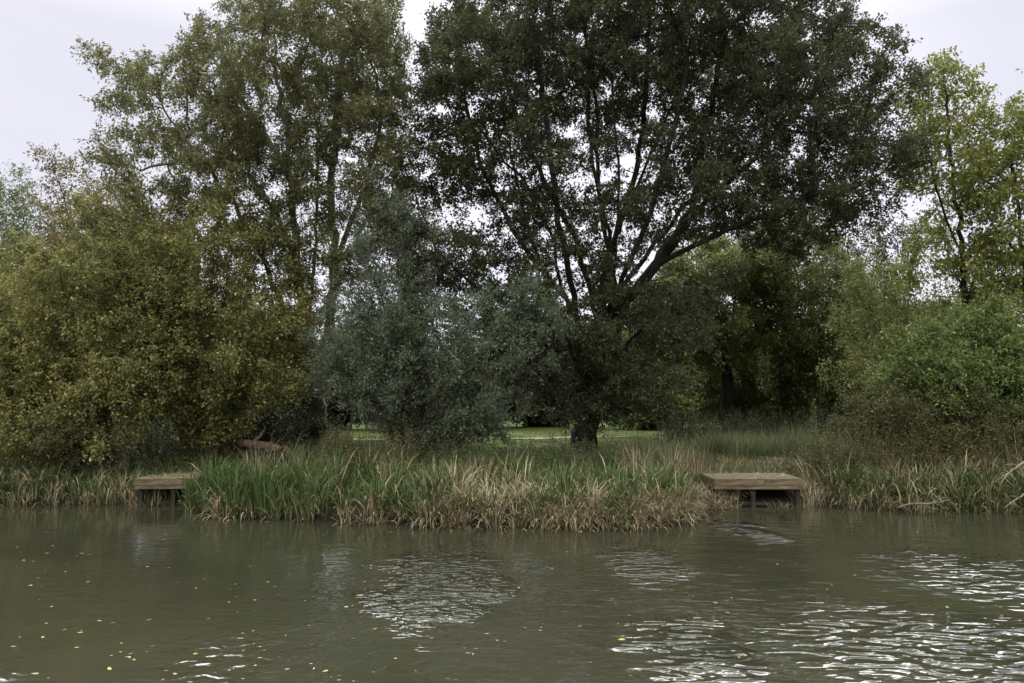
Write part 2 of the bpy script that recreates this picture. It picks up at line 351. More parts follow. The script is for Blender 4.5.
def skeleton_mesh(name, pos, par, Rb, tip, min_r):
    n = len(pos); cnt = np.zeros(n)
    kids = np.bincount(par[par >= 0], minlength=n); cnt[kids == 0] = 1
    for k in range(n-1, 0, -1):
        if par[k] >= 0: cnt[par[k]] += cnt[k]
    p = math.log(max(cnt[0], 2))/math.log(Rb/tip)
    rad = tip*cnt**(1/p)
    dirn = np.zeros((n, 3)); g = par >= 0; dirn[g] = nrm(pos[g]-pos[par[g]]); dirn[~g] = (0, 0, 1)
    main = np.full(n, -1); best = np.zeros(n)
    for k in range(n-1, 0, -1):
        q = par[k]
        if q >= 0 and rad[k] > best[q]: best[q] = rad[k]; main[q] = k
    fd = dirn.copy(); hm = main >= 0; fd[hm] = nrm(dirn[hm]+dirn[main[hm]])
    ref = np.array([.15, .96, .22])
    def frame(d):
        u = nrm(np.cross(d, ref)); return u, np.cross(d, u)
    sel = np.where(g & (rad > min_r))[0]; q = par[sel]; ismain = main[q] == sel
    K = 7; ang = np.arange(K)*2*math.pi/K; ca, sa = np.cos(ang), np.sin(ang)
    d0 = np.where(ismain[:, None], fd[q], dirn[sel]); r0 = np.where(ismain, rad[q], np.minimum(rad[sel]*1.25, rad[q])); r1 = rad[sel]
    # root flare
    base_z = pos[0][2]
    fl = lambda pz, r: r*(1+.7*np.exp(-np.maximum(pz-base_z, 0)/.25)*(r > Rb*.5))
    r0 = fl(pos[q][:, 2], r0); r1 = fl(pos[sel][:, 2], r1)
    u0, w0 = frame(d0); u1, w1 = frame(fd[sel])
    A = pos[q][:, None]+(u0[:, None]*ca[None, :, None]+w0[:, None]*sa[None, :, None])*r0[:, None, None]
    B = pos[sel][:, None]+(u1[:, None]*ca[None, :, None]+w1[:, None]*sa[None, :, None])*r1[:, None, None]
    V = np.concatenate([A, B], 1).reshape(-1, 3); m = len(sel)
    k = np.arange(K); base = (np.arange(m)*2*K)[:, None]
    Q = np.stack([base+k, base+(k+1) % K, base+K+(k+1) % K, base+K+k], -1).reshape(-1, 4)
    return mesh_quads(name, V, Q, smooth=True), rad, dirn

def leaf_quads(rng, org, d, L_, W_, upb=.5):
    """org (n,3) leaf base, d (n,3) direction; returns V, Q"""
    n = len(org); d = nrm(d)
    r = rng.normal(0, 1, (n, 3)); r[:, 2] += upb*2.2
    s = nrm(np.cross(d, r)); nor = np.cross(s, d)
    l = L_[:, None]; wd = W_[:, None]
    V = np.empty((n, 4, 3)); V[:, 0] = org
    V[:, 1] = org+d*l*.42+s*wd*.5+nor*wd*.16; V[:, 2] = org+d*l-nor*l*.12; V[:, 3] = org+d*l*.42-s*wd*.5+nor*wd*.16
    Q = np.arange(n*4).reshape(n, 4); return V.reshape(-1, 3), Q

def foliage(rng, name, pos, dirn, sel, nleaf, size, aspect, sprig, droop, bias=0.0, zmin=None, tuft=9, outw=None):
    ns_ = max(1, nleaf//tuft); k = rng.choice(sel, ns_)
    cen = pos.mean(0)
    sd_ = nrm(rng.normal(0, 1, (ns_, 3))+dirn[k]*.8+np.array([0, 0, .15]))
    so_ = pos[k]+rng.normal(0, sprig*.18, (ns_, 3)); sl = sprig*rng.uniform(.5, 1.3, ns_)
    st = rng.normal(0, .10, ns_)
    # neighbouring sprigs share colour: low-frequency variation over the crown
    ph = rng.uniform(0, 6, 6)
    lf = .5*(np.sin(so_[:, 0]*1.3+ph[0])*np.sin(so_[:, 2]*1.5+ph[1])+np.sin(so_[:, 1]*1.7+ph[2]+so_[:, 0]*.5))
    u = rng.uniform(.05, 1, (ns_, tuft))
    o = so_[:, None]+sd_[:, None]*(u*sl[:, None])[..., None]
    o[..., 2] -= droop*(u*sl[:, None])**2/sprig
    o += rng.normal(0, size*.45, o.shape)
    d = sd_[:, None]*.6+rng.normal(0, .65, o.shape); d[..., 2] -= droop*.7
    n = ns_*tuft; o = o.reshape(-1, 3); d = d.reshape(-1, 3)
    tint = np.clip(.42+bias+np.repeat(st+.10*lf, tuft)+rng.normal(0, .17, n), 0, 1)
    tint = np.where(rng.random(n) < .012, 1.0, tint)
    if zmin is not None:
        keep = o[:, 2] > zmin; o, d, tint = o[keep], d[keep], tint[keep]; n = len(o)
    Ls = size*rng.uniform(.65, 1.35, n)
    V, Q = leaf_quads(rng, o, d, Ls, Ls*aspect*rng.uniform(.8, 1.2, n))
    return mesh_quads(name, V, Q, tint)

def plant(name, label, cat, seed, base, seeds, ells, natt, mat, bark, nleaf, size=.075, aspect=.5, Rb=.2, tip=.006,
          min_r=.007, step=.38, kill=.5, infl=3.0, sprig=.5, droop=.25, gap=.0, leaf_r=.03, bias=0, group=None, zmin=.5, up=.1, shell=.5, tuft=9):
    """ells: (px, py, depth, half-width px, half-height px, half-depth m, weight) measured off the photograph, turned into metres"""
    rng = np.random.default_rng(seed)
    base = np.array(base, float); base[2] = float(ground_z(base[0], base[1]))-.03
    E = []
    for (px, py, D, rx, ry, rd, wt) in ells:
        c = P(px, py, D); E.append((c, np.array([rx*D/F, rd, ry*D/F]), wt))
    for (c, r, wt) in list(E):       # uneven outline: smaller sprays bulging out of every main mass
        for _ in range(6):
            v = nrm(rng.normal(0, 1, 3)+np.array([0, 0, .25])); E.append((c+v*r*rng.uniform(.85, 1.12), r*rng.uniform(.18, .36)*np.array([1, 1, 1.15]), wt*.85))
    wts = np.array([e[2]*np.prod(e[1])**.8 for e in E]); wts /= wts.sum(); att = []
    for (c, r, _), wgt in zip(E, wts):
        n = int(natt*wgt)+4; got = 0; tries = 0
        while got < n and tries < 40:
            v = nrm(rng.normal(0, 1, (n*2, 3)))*(rng.random((n*2, 1))**shell)
            p = c+v*r
            if gap > 0:
                q = np.array([mnoise.noise(Vector(a_)*.75+Vector((seed*7.1, 0, 0))) for a_ in p]); p = p[q > -.55+gap]
            p = p[p[:, 2] > base[2]+zmin]
            att.append(p[:n-got]); got += len(p[:n-got]); tries += 1
    att = np.concatenate(att)
    if seeds is None:       # fan of shoots from the base
        seeds = []
        k = max(3, len(E)*2)
        for s in range(k):
            c, r, _ = E[s % len(E)]; tgt = c+rng.uniform(-.6, .6, 3)*r; tgt[2] = max(tgt[2], base[2]+.8)
            b0 = base+np.array([rng.uniform(-.3, .3), rng.uniform(-.3, .3), 0]) if s else base
            mid_ = b0*.5+tgt*.5; mid_[2] += .15*abs(tgt[2]-b0[2])
            seeds.append([base, mid_, tgt])
    else:
        seeds = [[(base if isinstance(p, str) else P(*p)) for p in s] for s in seeds]
    pos, par = grow(rng, seeds, att, step, kill, infl, up=up)
    loc = base.copy(); root = empty(name, loc, label, cat, group)
    me, rad, dirn = skeleton_mesh('trunk', pos-loc, par, Rb, tip, min_r)
    link('trunk', me, bark, root)
    sel = np.where((rad < leaf_r) & (par >= 0) & (pos[:, 2] > base[2]+zmin*.6))[0]
    me = foliage(rng, 'crown', pos-loc, dirn, sel, nleaf, size, aspect, sprig, droop, bias=bias, zmin=zmin*.3, tuft=tuft)
    link('crown', me, mat, root)
    print(name, 'nodes', len(pos), 'tips', len(sel), 'leaf faces', len(me.polygons))
    return root
B = 'b'
# ---- the big sallow in the middle
cx = (583-512)/F*23
plant('willow_tree', 'large spreading dark green willow with many fanned stems, tallest tree in the middle', 'tree', 11, (cx, 23, 0),
      [[B, (590, 400, 23), (598, 330, 23), (612, 250, 23.2), (640, 150, 23.5), (650, 20, 23.5)],
       [(590, 400, 23), (575, 310, 22.7), (560, 220, 22.3), (545, 110, 22), (530, 0, 22)],
       [(598, 330, 23), (655, 265, 23.4), (690, 215, 23.8), (705, 130, 24), (730, 20, 24.2)],
       [(655, 265, 23.4), (705, 240, 22.6), (765, 215, 22), (830, 190, 21.6)],
       [(690, 215, 23.8), (760, 150, 24.5), (810, 80, 25)],
       [(575, 310, 22.7), (520, 240, 21.6), (480, 160, 21), (455, 60, 20.6)],
       [(575, 310, 22.7), (500, 300, 21.5), (440, 250, 20.8), (405, 170, 20.6)],
       [(590, 400, 23), (620, 330, 24.3), (600, 200, 25.5), (595, 60, 26)],
       [(598, 330, 23), (640, 240, 22), (668, 150, 21), (690, 50, 20.6)],
       [(590, 400, 23), (545, 370, 22), (500, 340, 21.4), (470, 320, 21)],
       [(612, 250, 23.2), (592, 150, 22.6), (585, 30, 22.2)],
       [(598, 330, 23), (575, 240, 23.6), (520, 130, 24.2), (500, 40, 24.4)], [(590, 400, 23), (630, 300, 22), (675, 230, 21.4), (740, 150, 21)],
       [(590, 400, 23), (640, 330, 22.4), (690, 290, 22), (735, 270, 21.8)], [(612, 250, 23.2), (635, 190, 24.5), (680, 90, 25.2)],
       [(590, 400, 23), (565, 300, 23.4), (535, 200, 23.6), (470, 120, 23.8)], [(590, 400, 23), (612, 300, 22.4), (618, 190, 22), (610, 70, 21.6)],
       [(598, 330, 23), (650, 250, 24), (720, 170, 24.6), (790, 130, 24.6)], [(590, 400, 23), (560, 320, 21.9), (520, 200, 21.2), (505, 120, 21)]],
      [(640, 10, 23, 225, 110, 4.8, 1.1), (490, 110, 22, 90, 140, 3.2, 1.0), (600, 60, 23, 130, 90, 4.5, .8),
       (755, 95, 23, 125, 115, 4.2, 1.1), (840, 130, 23, 75, 110, 3.2, 1.2), (790, 215, 22.5, 100, 42, 3, 1.2),
       (470, 265, 21.5, 70, 65, 2.2, 1.0), (590, 350, 22.2, 80, 62, 2.0, 2.6), (545, 320, 21.8, 70, 60, 1.8, 1.9), (545, 375, 21.4, 55, 42, 1.2, 1.6),
       (600, 395, 21.7, 58, 36, 1.0, 2.6), (650, 370, 22, 40, 50, 1.3, 2.2), (520, 300, 21.2, 60, 60, 1.2, 1.4),
       (640, 200, 22.5, 110, 70, 3.4, .42), (560, 210, 22.5, 80, 70, 3, .5), (455, 190, 21.4, 45, 60, 1.6, 1.0), (578, 418, 22.1, 30, 20, .8, 2.0), (715, 155, 22.5, 40, 35, 2, .9), (690, 330, 22.6, 30, 45, 1.2, 1.0), (600, 285, 22.3, 72, 48, 1.8, 2.2), (615, 350, 23.6, 75, 60, 1.0, 1.4)],
      5900, L['sallow'], M['bark_dark'], 490000, size=.088, aspect=.56, Rb=.36, step=.34, kill=.42, sprig=.38, gap=.36, droop=.15, leaf_r=.024, zmin=.5,
      shell=.42, tuft=13, tip=.0075, min_r=.006)
# ---- grey-leaved willow bush left of it
plant('willow_bush', 'low bushy grey-leaved willow left of the largest tree', 'bush', 12, ((420-512)/F*20.5, 20.5, 0), None,
      [(400, 330, 20, 85, 60, 1.8, 1), (350, 350, 20, 45, 60, 1.4, 1.1), (470, 350, 19.8, 75, 50, 1.5, 1.1), (530, 330, 20, 38, 48, 1.2, 1),
       (380, 385, 19.8, 60, 30, 1.2, 1), (480, 400, 20, 50, 26, 1.0, .8), (400, 250, 20.6, 55, 60, 1.6, .5), (375, 215, 20.8, 46, 45, 1.3, .2), (485, 425, 20, 22, 22, .6, .8)],
      1500, L['grey'], M['bark_dark'], 165000, size=.075, aspect=.42, Rb=.12, step=.28, kill=.36, sprig=.34, gap=.2, zmin=.7, droop=.1, shell=.6)
# ---- tall tree on the left
plant('willow_tree', 'tall olive green willow with pale slender stems rising over the left bushes', 'tree', 13, ((318-512)/F*22, 22, 0),
      [[B, (316, 405, 22), (308, 350, 22), (298, 270, 22), (290, 170, 22), (275, 60, 22)],
       [(316, 405, 22), (326, 350, 22.2), (334, 270, 22.4), (332, 170, 22.6), (345, 40, 22.8)],
       [(308, 350, 22), (276, 290, 21.6), (235, 205, 21.2), (170, 120, 20.8)],
       [(298, 270, 22), (262, 190, 21.4), (215, 160, 21), (140, 170, 20.6)],
       [(334, 270, 22.4), (362, 190, 22), (385, 100, 21.6)],
       [(290, 170, 22), (240, 100, 22.6), (200, 40, 23)],
       [(308, 350, 22), (316, 240, 23), (318, 120, 23.6)]],
      [(320, 70, 22, 95, 105, 3.4, 1), (240, 110, 22, 85, 90, 3.2, 1), (175, 150, 21.6, 50, 60, 2.4, .6), (118, 85, 21.5, 34, 45, 1.4, .35), (112, 170, 21.5, 22, 34, 1.3, .35),
       (380, 150, 21.6, 45, 120, 2.4, 1.2), (250, 190, 21.5, 95, 45, 2.4, .8), (330, 0, 22.4, 90, 40, 3, 1), (360, 245, 21.5, 40, 60, 1.6, .6), (290, 250, 21.6, 45, 55, 1.5, .8), (335, 260, 21.4, 40, 60, 1.4, .5), (300, 340, 21.2, 34, 55, 1.0, 1.0), (265, 240, 21, 45, 40, 1.2, .5)],
      3000, L['olive'], M['bark_pale'], 205000, size=.084, aspect=.48, tuft=13, tip=.0085, min_r=.006, Rb=.23, step=.36, kill=.48, sprig=.38, gap=.38, leaf_r=.022, zmin=1.5, droop=.2)
# ---- golden bushes on the left
plant('hazel_bush', 'broad golden-leaved bush at the left end of the far bank', 'bush', 14, ((70-512)/F*19.5, 19.6, 0), None,
      [(60, 350, 19.6, 95, 80, 2, 1), (20, 320, 19.8, 60, 70, 1.8, 1), (110, 300, 19.8, 75, 60, 1.8, 1), (60, 425, 18.8, 100, 42, 1.2, 1.3), (-30, 360, 19.6, 60, 90, 1.8, 1), (120, 400, 19.1, 50, 55, 1.2, 1)],
      2200, L['gold'], M['bark_brown'], 210000, size=.07, aspect=.62, Rb=.13, step=.28, kill=.36, sprig=.33, gap=.12, zmin=.35, droop=.15)
plant('hazel_bush', 'rounded golden-leaved bush in front of the tall left willow', 'bush', 15, ((205-512)/F*20, 20.2, 0), None,
      [(195, 290, 20.4, 80, 75, 2, 1), (235, 330, 20.2, 70, 65, 1.8, 1), (180, 370, 19.8, 65, 50, 1.6, 1), (255, 375, 20, 45, 38, 1.4, .8), (150, 250, 20.8, 60, 60, 1.8, .8), (235, 235, 21, 60, 40, 1.6, .35), (120, 225, 21, 45, 40, 1.5, .5), (290, 320, 20.6, 28, 70, 1.2, .8)],
      2000, L['gold'], M['bark_brown'], 190000, size=.07, aspect=.62, Rb=.14, step=.28, kill=.36, sprig=.33, gap=.12, zmin=1.0, droop=.15, bias=-.03)
# ---- trees behind on the far left
plant('willow_tree', 'soft green tree at the far left edge behind the golden bush', 'tree', 16, ((0-512)/F*30, 30, 0), None,
      [(10, 240, 30, 45, 78, 3, 1), (-30, 260, 30, 50, 75, 3, 1), (50, 270, 29, 45, 60, 2.6, 1)],
      800, L['mid'], M['bark_brown'], 60000, size=.11, aspect=.4, Rb=.22, step=.45, kill=.6, sprig=.55, zmin=2, droop=.2)
plant('maple_tree', 'tree with russet top rising behind the golden bush on the left', 'tree', 17, ((95-512)/F*28, 28, 0), None,
      [(72, 208, 28, 36, 55, 2, 1), (110, 235, 28, 42, 48, 2.2, 1), (75, 280, 28, 60, 45, 2.4, 1), (150, 260, 28, 45, 50, 2.2, 1)],
      800, L['russet'], M['bark_brown'], 60000, size=.10, aspect=.5, Rb=.2, step=.42, kill=.55, sprig=.5, zmin=2, bias=-.05)
# ---- right-hand side
plant('ash_tree', 'slender yellow-green tree with thin trunk standing right of the largest tree', 'tree', 18, ((966-512)/F*24, 24, 0),
      [[B, (966, 330, 24), (962, 250, 24), (952, 170, 24), (945, 90, 24)], [(962, 250, 24), (935, 190, 23.6), (925, 120, 23.4)],
       [(964, 290, 24), (946, 250, 24.4), (938, 215, 24.6)], [(958, 210, 24), (985, 150, 24.4)], [(966, 300, 24), (978, 240, 23.6)]],
      [(940, 110, 24, 38, 52, 1.5, 1), (968, 120, 24, 28, 48, 1.4, .9), (925, 170, 23.8, 28, 45, 1.3, .8), (965, 200, 24, 36, 45, 1.3, .45), (925, 250, 24, 32, 40, 1.2, .5), (985, 265, 24, 25, 35, 1.1, .4)],
      560, L['lime'], M['bark_dark'], 17500, size=.12, aspect=.5, Rb=.10, step=.3, kill=.42, sprig=.42, gap=.35, zmin=2, droop=.3)
plant('ash_tree', 'broader yellow-green tree cut off by the right edge of the picture', 'tree', 19, ((1035-512)/F*22.5, 22.5, 0),
      [[B, (1030, 330, 22.5), (1022, 240, 22.5), (1012, 150, 22.5)], [(1024, 260, 22.5), (985, 210, 22), (960, 160, 22)], [(1026, 280, 22.5), (1050, 200, 22.5), (1060, 100, 22.5)]],
      [(1010, 180, 22.5, 32, 55, 1.5, 1), (1050, 120, 22.5, 36, 65, 2, 1), (1010, 250, 22.2, 42, 45, 1.4, 1), (1045, 220, 22.5, 40, 90, 2, 1), (1000, 140, 22.5, 20, 35, 1, .8), (1000, 300, 22.2, 45, 32, 1.2, 1)],
      650, L['lime'], M['bark_dark'], 26000, size=.12, aspect=.5, Rb=.12, step=.3, kill=.42, sprig=.42, gap=.3, zmin=2, droop=.3, bias=-.05)
plant('sumac_bush', 'fresh green feathery bush with drooping leaves near the right edge', 'bush', 20, ((985-512)/F*20, 20, 0),
      [[B, (984, 420, 20), (980, 380, 20), (960, 345, 20)], [(982, 400, 20), (1005, 365, 20), (1020, 345, 20)], [(984, 415, 20), (940, 385, 19.7), (915, 365, 19.5)]],
      [(985, 360, 20, 48, 28, 1.4, 1), (930, 355, 19.8, 42, 24, 1.2, .9), (1015, 385, 19.8, 40, 25, 1.2, .9), (940, 385, 19.5, 36, 16, 1, .9), (980, 330, 20.2, 45, 20, 1.2, .8), (1015, 415, 19.4, 40, 25, .9, .9), (950, 405, 19.3, 35, 18, .8, .7), (900, 375, 19.6, 34, 18, .9, .7)],
      620, L['fresh'], M['bark_brown'], 56000, size=.10, aspect=.36, tuft=14, Rb=.06, step=.26, kill=.34, sprig=.45, zmin=.8, droop=.35, tip=.005)
plant('elder_bush', 'rounded mid green bush behind the feathery right-hand bush', 'bush', 21, ((900-512)/F*25, 25, 0), None,
      [(890, 330, 25, 50, 42, 1.8, 1), (930, 310, 25, 45, 36, 1.6, 1), (860, 300, 25.5, 30, 40, 1.4, .7), (900, 370, 25, 55, 35, 1.8, 1), (985, 320, 25.5, 60, 40, 1.8, 1)],
      700, L['back'], M['bark_brown'], 62000, size=.09, aspect=.5, Rb=.12, step=.34, kill=.44, sprig=.4, zmin=.9, bias=.18)
# ---- trees beyond the meadow, centre right
for q, (px, D, es, lab, mt, bs) in enumerate([
    (725, 34, [(715, 290, 34, 55, 55, 3, 1), (680, 320, 34, 45, 50, 2.6, 1), (735, 345, 34, 50, 35, 2.4, 1), (640, 350, 34, 35, 40, 2, .7)], 'olive tree beyond the meadow seen under the right limbs of the largest tree', 'back', .12),
    (800, 34, [(790, 270, 34, 52, 55, 3, 1), (835, 310, 34, 45, 50, 2.6, 1), (790, 345, 34, 55, 40, 2.4, 1)], 'ivy-trunked tree beyond the meadow, left of the rounded right bush', 'back', .05),
    (885, 40, [(895, 240, 40, 34, 22, 2.4, 1), (870, 275, 40, 30, 25, 2.4, 1), (845, 250, 40, 25, 25, 2, .7)], 'dark distant tree showing above the bushes right of the largest tree', 'hedge', .2)]):
    sd0 = None if q != 0 else [['b', (727, 370, 34), (722, 320, 34), (700, 290, 33), (665, 284, 32), (640, 300, 31.5)], [(727, 370, 34), (735, 300, 34), (728, 250, 34)],
                               [(722, 320, 34), (690, 312, 33), (660, 330, 32)], [(727, 360, 34), (755, 310, 33), (775, 300, 32.5)]]
    plant('field_tree', lab, 'tree', 30+q, ((px-512)/F*D, D, 0), sd0, es, 900, L[mt], M['bark_dark'], 90000 if D < 38 else 28000, size=.13, aspect=.5, Rb=.24, step=.45,
          kill=.6, sprig=.55, gap=.15, zmin=1.6, bias=bs, group='trees beyond the meadow')
# ---- far row behind the meadow
hl = ['behind the left bushes', 'seen between the left willow and the grey willow bush', 'behind the grey willow bush',
      'directly behind the trunk of the largest tree', 'right of the largest trunk', 'behind the clump of rushes', 'behind the rounded right bush', 'at the right edge of the picture',
      'at the left edge of the picture']
for q, (px, D, top, rx) in enumerate([(200, 40, 330, 90), (330, 42, 318, 80), (430, 45, 335, 80), (540, 46, 320, 85), (655, 44, 350, 75), (760, 37, 352, 80), (870, 36, 350, 90), (1010, 34, 330, 80), (40, 38, 310, 110)]):
    mid_y = (top+422)/2; hh = (422-top)/2
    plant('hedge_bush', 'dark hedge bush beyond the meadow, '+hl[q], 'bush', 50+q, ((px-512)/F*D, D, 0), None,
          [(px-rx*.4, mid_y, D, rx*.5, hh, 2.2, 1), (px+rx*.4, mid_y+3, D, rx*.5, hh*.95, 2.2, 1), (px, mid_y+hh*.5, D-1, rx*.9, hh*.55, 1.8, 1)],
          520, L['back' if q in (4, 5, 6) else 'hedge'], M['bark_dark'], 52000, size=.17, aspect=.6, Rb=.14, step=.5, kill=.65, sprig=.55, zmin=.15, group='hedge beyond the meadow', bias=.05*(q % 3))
def far_wood():
    r_ = np.random.default_rng(300); n = 150000
    x = r_.uniform(-75, 75, n); y = r_.uniform(62, 74, n)
    top = 7.5+1.6*np.sin(x*.21)+1.1*np.sin(x*.53+1)+.7*np.sin(x*1.3+y*.4)
    z = ground_z(x, y)+top*r_.random(n)**.8*(1-((y-68)/9)**2*.4)
    d = r_.normal(0, 1, (n, 3)); V, Q = leaf_quads(r_, np.stack([x, y, z], -1), d, r_.uniform(.3, .6, n), r_.uniform(.22, .4, n))
    tag(link('woodland', mesh_quads('woodland', V, Q, np.clip(.4+.2*np.sin(x*.35)+r_.normal(0, .15, n), 0, 1)), L['back']),
        'distant mass of woodland closing off the meadow', 'woodland', kind='stuff')
far_wood()
# ---- brown bramble thicket on the right bank, small bramble on the left
plant('bramble_bush', 'brownish bramble thicket below the feathery bush on the right bank', 'bramble', 70, ((930-512)/F*18.8, 18.9, 0), None,
      [(900, 425, 18.8, 55, 30, 1.1, 1), (960, 425, 18.9, 55, 32, 1.1, 1), (1020, 430, 18.8, 50, 32, 1.1, 1), (880, 405, 19, 32, 22, 1, .8)],
      750, L['bramble'], M['bark_brown'], 52000, size=.055, aspect=.6, Rb=.03, step=.2, kill=.26, sprig=.24, zmin=.2, tip=.004, min_r=.0045)
plant('bramble_bush', 'small bramble with pale leaves under the left golden bush', 'bramble', 71, ((95-512)/F*18, 18.2, 0), None,
      [(90, 425, 18.1, 42, 28, .7, 1), (55, 435, 18, 32, 22, .7, 1)],
      300, L['bramble'], M['bark_brown'], 14000, size=.06, aspect=.6, Rb=.025, step=.18, kill=.24, sprig=.22, zmin=.2, tip=.004, min_r=.0045, bias=.15)
plant('bramble_bush', 'dark bramble under the tall left willow, beside the fallen log', 'bramble', 72, ((262-512)/F*21.5, 21.6, 0), None,
      [(230, 415, 21.6, 50, 24, .9, 1), (285, 420, 21.4, 35, 18, .8, 1)],
      300, L['hedge'], M['bark_brown'], 16000, size=.07, aspect=.6, Rb=.03, step=.2, kill=.26, sprig=.26, zmin=.15, tip=.004, bias=.15)

# ------------------------------------------------------------------ grasses and reeds (nobody could count them: stuff)
def blades(rng, name, base, length, width, lean, az, bendk, tint, mat, label, cat, seg=5):
    n = len(base); u = np.linspace(0, 1, seg)[None]
    # angle from vertical grows along the blade
    th = lean[:, None]+bendk[:, None]*u**1.6
    ds_ = length[:, None]/(seg-1)
    hx = np.concatenate([np.zeros((n, 1)), np.cumsum(np.sin(th[:, :-1])*ds_, 1)], 1)
    hz = np.concatenate([np.zeros((n, 1)), np.cumsum(np.cos(th[:, :-1])*ds_, 1)], 1)
    ax, ay = np.cos(az)[:, None], np.sin(az)[:, None]
    C = np.stack([base[:, 0:1]+hx*ax, base[:, 1:2]+hx*ay, base[:, 2:3]+hz], -1)
    C[..., 2] = np.maximum(C[..., 2], -.03)
    wv = width[:, None]*np.array([.55, 1, .95, .65, .06])[None, :seg] if seg == 5 else width[:, None]*np.array([.8, 1, .08])[None]
    rot = az+math.pi/2+rng.normal(0, .5, n)
    s = np.stack([np.cos(rot), np.sin(rot), np.zeros(n)], -1)[:, None]*wv[..., None]*.5
    V = np.stack([C-s, C+s], 2).reshape(-1, 3)      # n, seg, 2
    k = np.arange(seg-1)*2; b0 = (np.arange(n)*seg*2)[:, None]
    Q = np.stack([b0+k, b0+k+1, b0+k+3, b0+k+2], -1).reshape(-1, 4)
    o = link(name, mesh_quads(name, V, Q, np.repeat(tint, seg-1)), mat)
    return tag(o, label, cat, kind='stuff')

def tussocks(rng, cen, per, rad, hgt, spread, tint_mu, tint_sd, width, dead=0., water_lean=0., bend=(.3, 1.3)):
    """fans of blades from tussock centres"""
    m = len(cen); n = m*per; k = np.repeat(np.arange(m), per)
    az = rng.uniform(0, 2*math.pi, n); r = rad*np.sqrt(rng.random(n))
    if water_lean > 0:
        tw = rng.random(n) < water_lean; az = np.where(tw, rng.normal(-math.pi/2, .7, n), az)
    x = cen[k, 0]+np.cos(az)*r; y = cen[k, 1]+np.sin(az)*r
    z = ground_z(x, y); ok = z > -.22
    hs = np.repeat(rng.uniform(.48, 1.15, m)*(1+.22*np.sin(cen[:, 0]*2.3+1)*np.sin(cen[:, 0]*.9+cen[:, 1]*2.1)), per)
    length = hgt*hs*rng.uniform(.55, 1.12, n); lean = np.abs(rng.normal(0, spread, n))*(.4+r/rad)
    bd = rng.uniform(*bend, n); tm = np.repeat(rng.normal(0, tint_sd*.7, m), per)
    tint = np.clip(tint_mu+tm+rng.normal(0, tint_sd, n), 0, 1)
    dd = rng.random(n) < dead; tint = np.where(dd, rng.uniform(.82, 1, n), tint); bd = np.where(dd, bd+rng.uniform(.5, 1.6, n), bd)
    base = np.stack([x, y, z-.02], -1)
    wd = width*rng.uniform(.6, 1.3, n)
    return [a[ok] for a in (base, length, wd, lean, az, bd, tint)]
def scatter(rng, n, x0, x1, d0, d1, pw=1.0):
    x = rng.uniform(x0, x1, n); d = d0+(d1-d0)*rng.random(n)**pw
    return np.stack([x, shore(x)+d, np.zeros(n)], -1)
def cat_(*parts): return [np.concatenate(a) for a in zip(*parts)]
rng = np.random.default_rng(5)
def field_(n, x0, x1, y0, y1): return np.stack([rng.uniform(x0, x1, n), rng.uniform(y0, y1, n), np.zeros(n)], -1)
# promontory green reeds
c = scatter(rng, 300, -6.2, 3.5, .12, 2.2, 1.0)
c2 = scatter(rng, 60, -6.5, -3.6, .02, .9); c3 = scatter(rng, 50, .8, 3.4, .5, 1.6); c4 = scatter(rng, 45, -6.2, 3.4, .6, 2.4)
blades(rng, 'reeds', *cat_(tussocks(rng, c, 22, .16, .68, .36, .44, .17, .024, dead=.16, bend=(.3, 2.0)), tussocks(rng, c2, 26, .13, .84, .2, .40, .13, .024, dead=.1, bend=(.2, 1.1)),
       tussocks(rng, c3, 28, .13, .80, .26, .50, .13, .024, dead=.12, bend=(.2, 1.6)), tussocks(rng, c4, 16, .10, .98, .22, .5, .15, .022, dead=.2, bend=(.1, 1.2))),
       L['reed'], 'upright green reeds covering the tongue of bank between the two platforms', 'reeds')
# drooping dry sedge at the promontory's edge
c = np.concatenate([scatter(rng, 80, -1.7, 3.6, -.05, .45), scatter(rng, 15, -5.6, -1.9, -.02, .25), scatter(rng, 26, 3.3, 4.6, -.02, .35), field_(16, 3.95, 4.55, 16.2, 16.5)])
t1 = tussocks(rng, c, 40, .15, .60, .6, .55, .2, .017, water_lean=.55, bend=(1.2, 3.0))
c = scatter(rng, 75, -1.8, 3.5, .3, 1.5); t2 = tussocks(rng, c, 12, .10, .80, .3, .70, .15, .017, bend=(.8, 2.8))
c = scatter(rng, 18, -1, 3.3, .2, .9); t3 = tussocks(rng, c, 60, .10, .66, .3, .85, .08, .018, bend=(1.5, 3.2))
blades(rng, 'dry_sedge', *cat_(t1, t2, t3), L['dry'], 'straw-coloured sedge drooping over the water at the tip of the bank', 'sedge')
# left reeds
c = np.concatenate([scatter(rng, 160, -13, -7.5, .0, 1.4), scatter(rng, 40, -17, -13, 0, 1.5)])
t1 = tussocks(rng, c, 24, .2, .74, .45, .32, .17, .021, dead=.25, water_lean=.2, bend=(.4, 2.2))
c = scatter(rng, 26, -13, -7.4, -.02, .5); t2 = tussocks(rng, c, 14, .14, .8, .5, .92, .08, .018, water_lean=.4, bend=(.8, 2.6))
blades(rng, 'reeds', *cat_(t1, t2), L['reed'], 'dark green reeds along the water left of the left platform', 'reeds')
# right reeds
c = np.concatenate([scatter(rng, 200, 6.8, 12.5, .0, 1.3), scatter(rng, 40, 12.5, 17, 0, 1.4)])
t1 = tussocks(rng, c, 24, .2, .70, .45, .36, .17, .021, dead=.26, water_lean=.2, bend=(.4, 2.2))
c = scatter(rng, 24, 6.8, 12.5, -.02, .7); t2 = tussocks(rng, c, 12, .14, .85, .5, .88, .08, .018, water_lean=.4, bend=(.8, 2.6))
blades(rng, 'reeds', *cat_(t1, t2), L['reed'], 'green reeds with bent dead blades along the water right of the right platform', 'reeds')
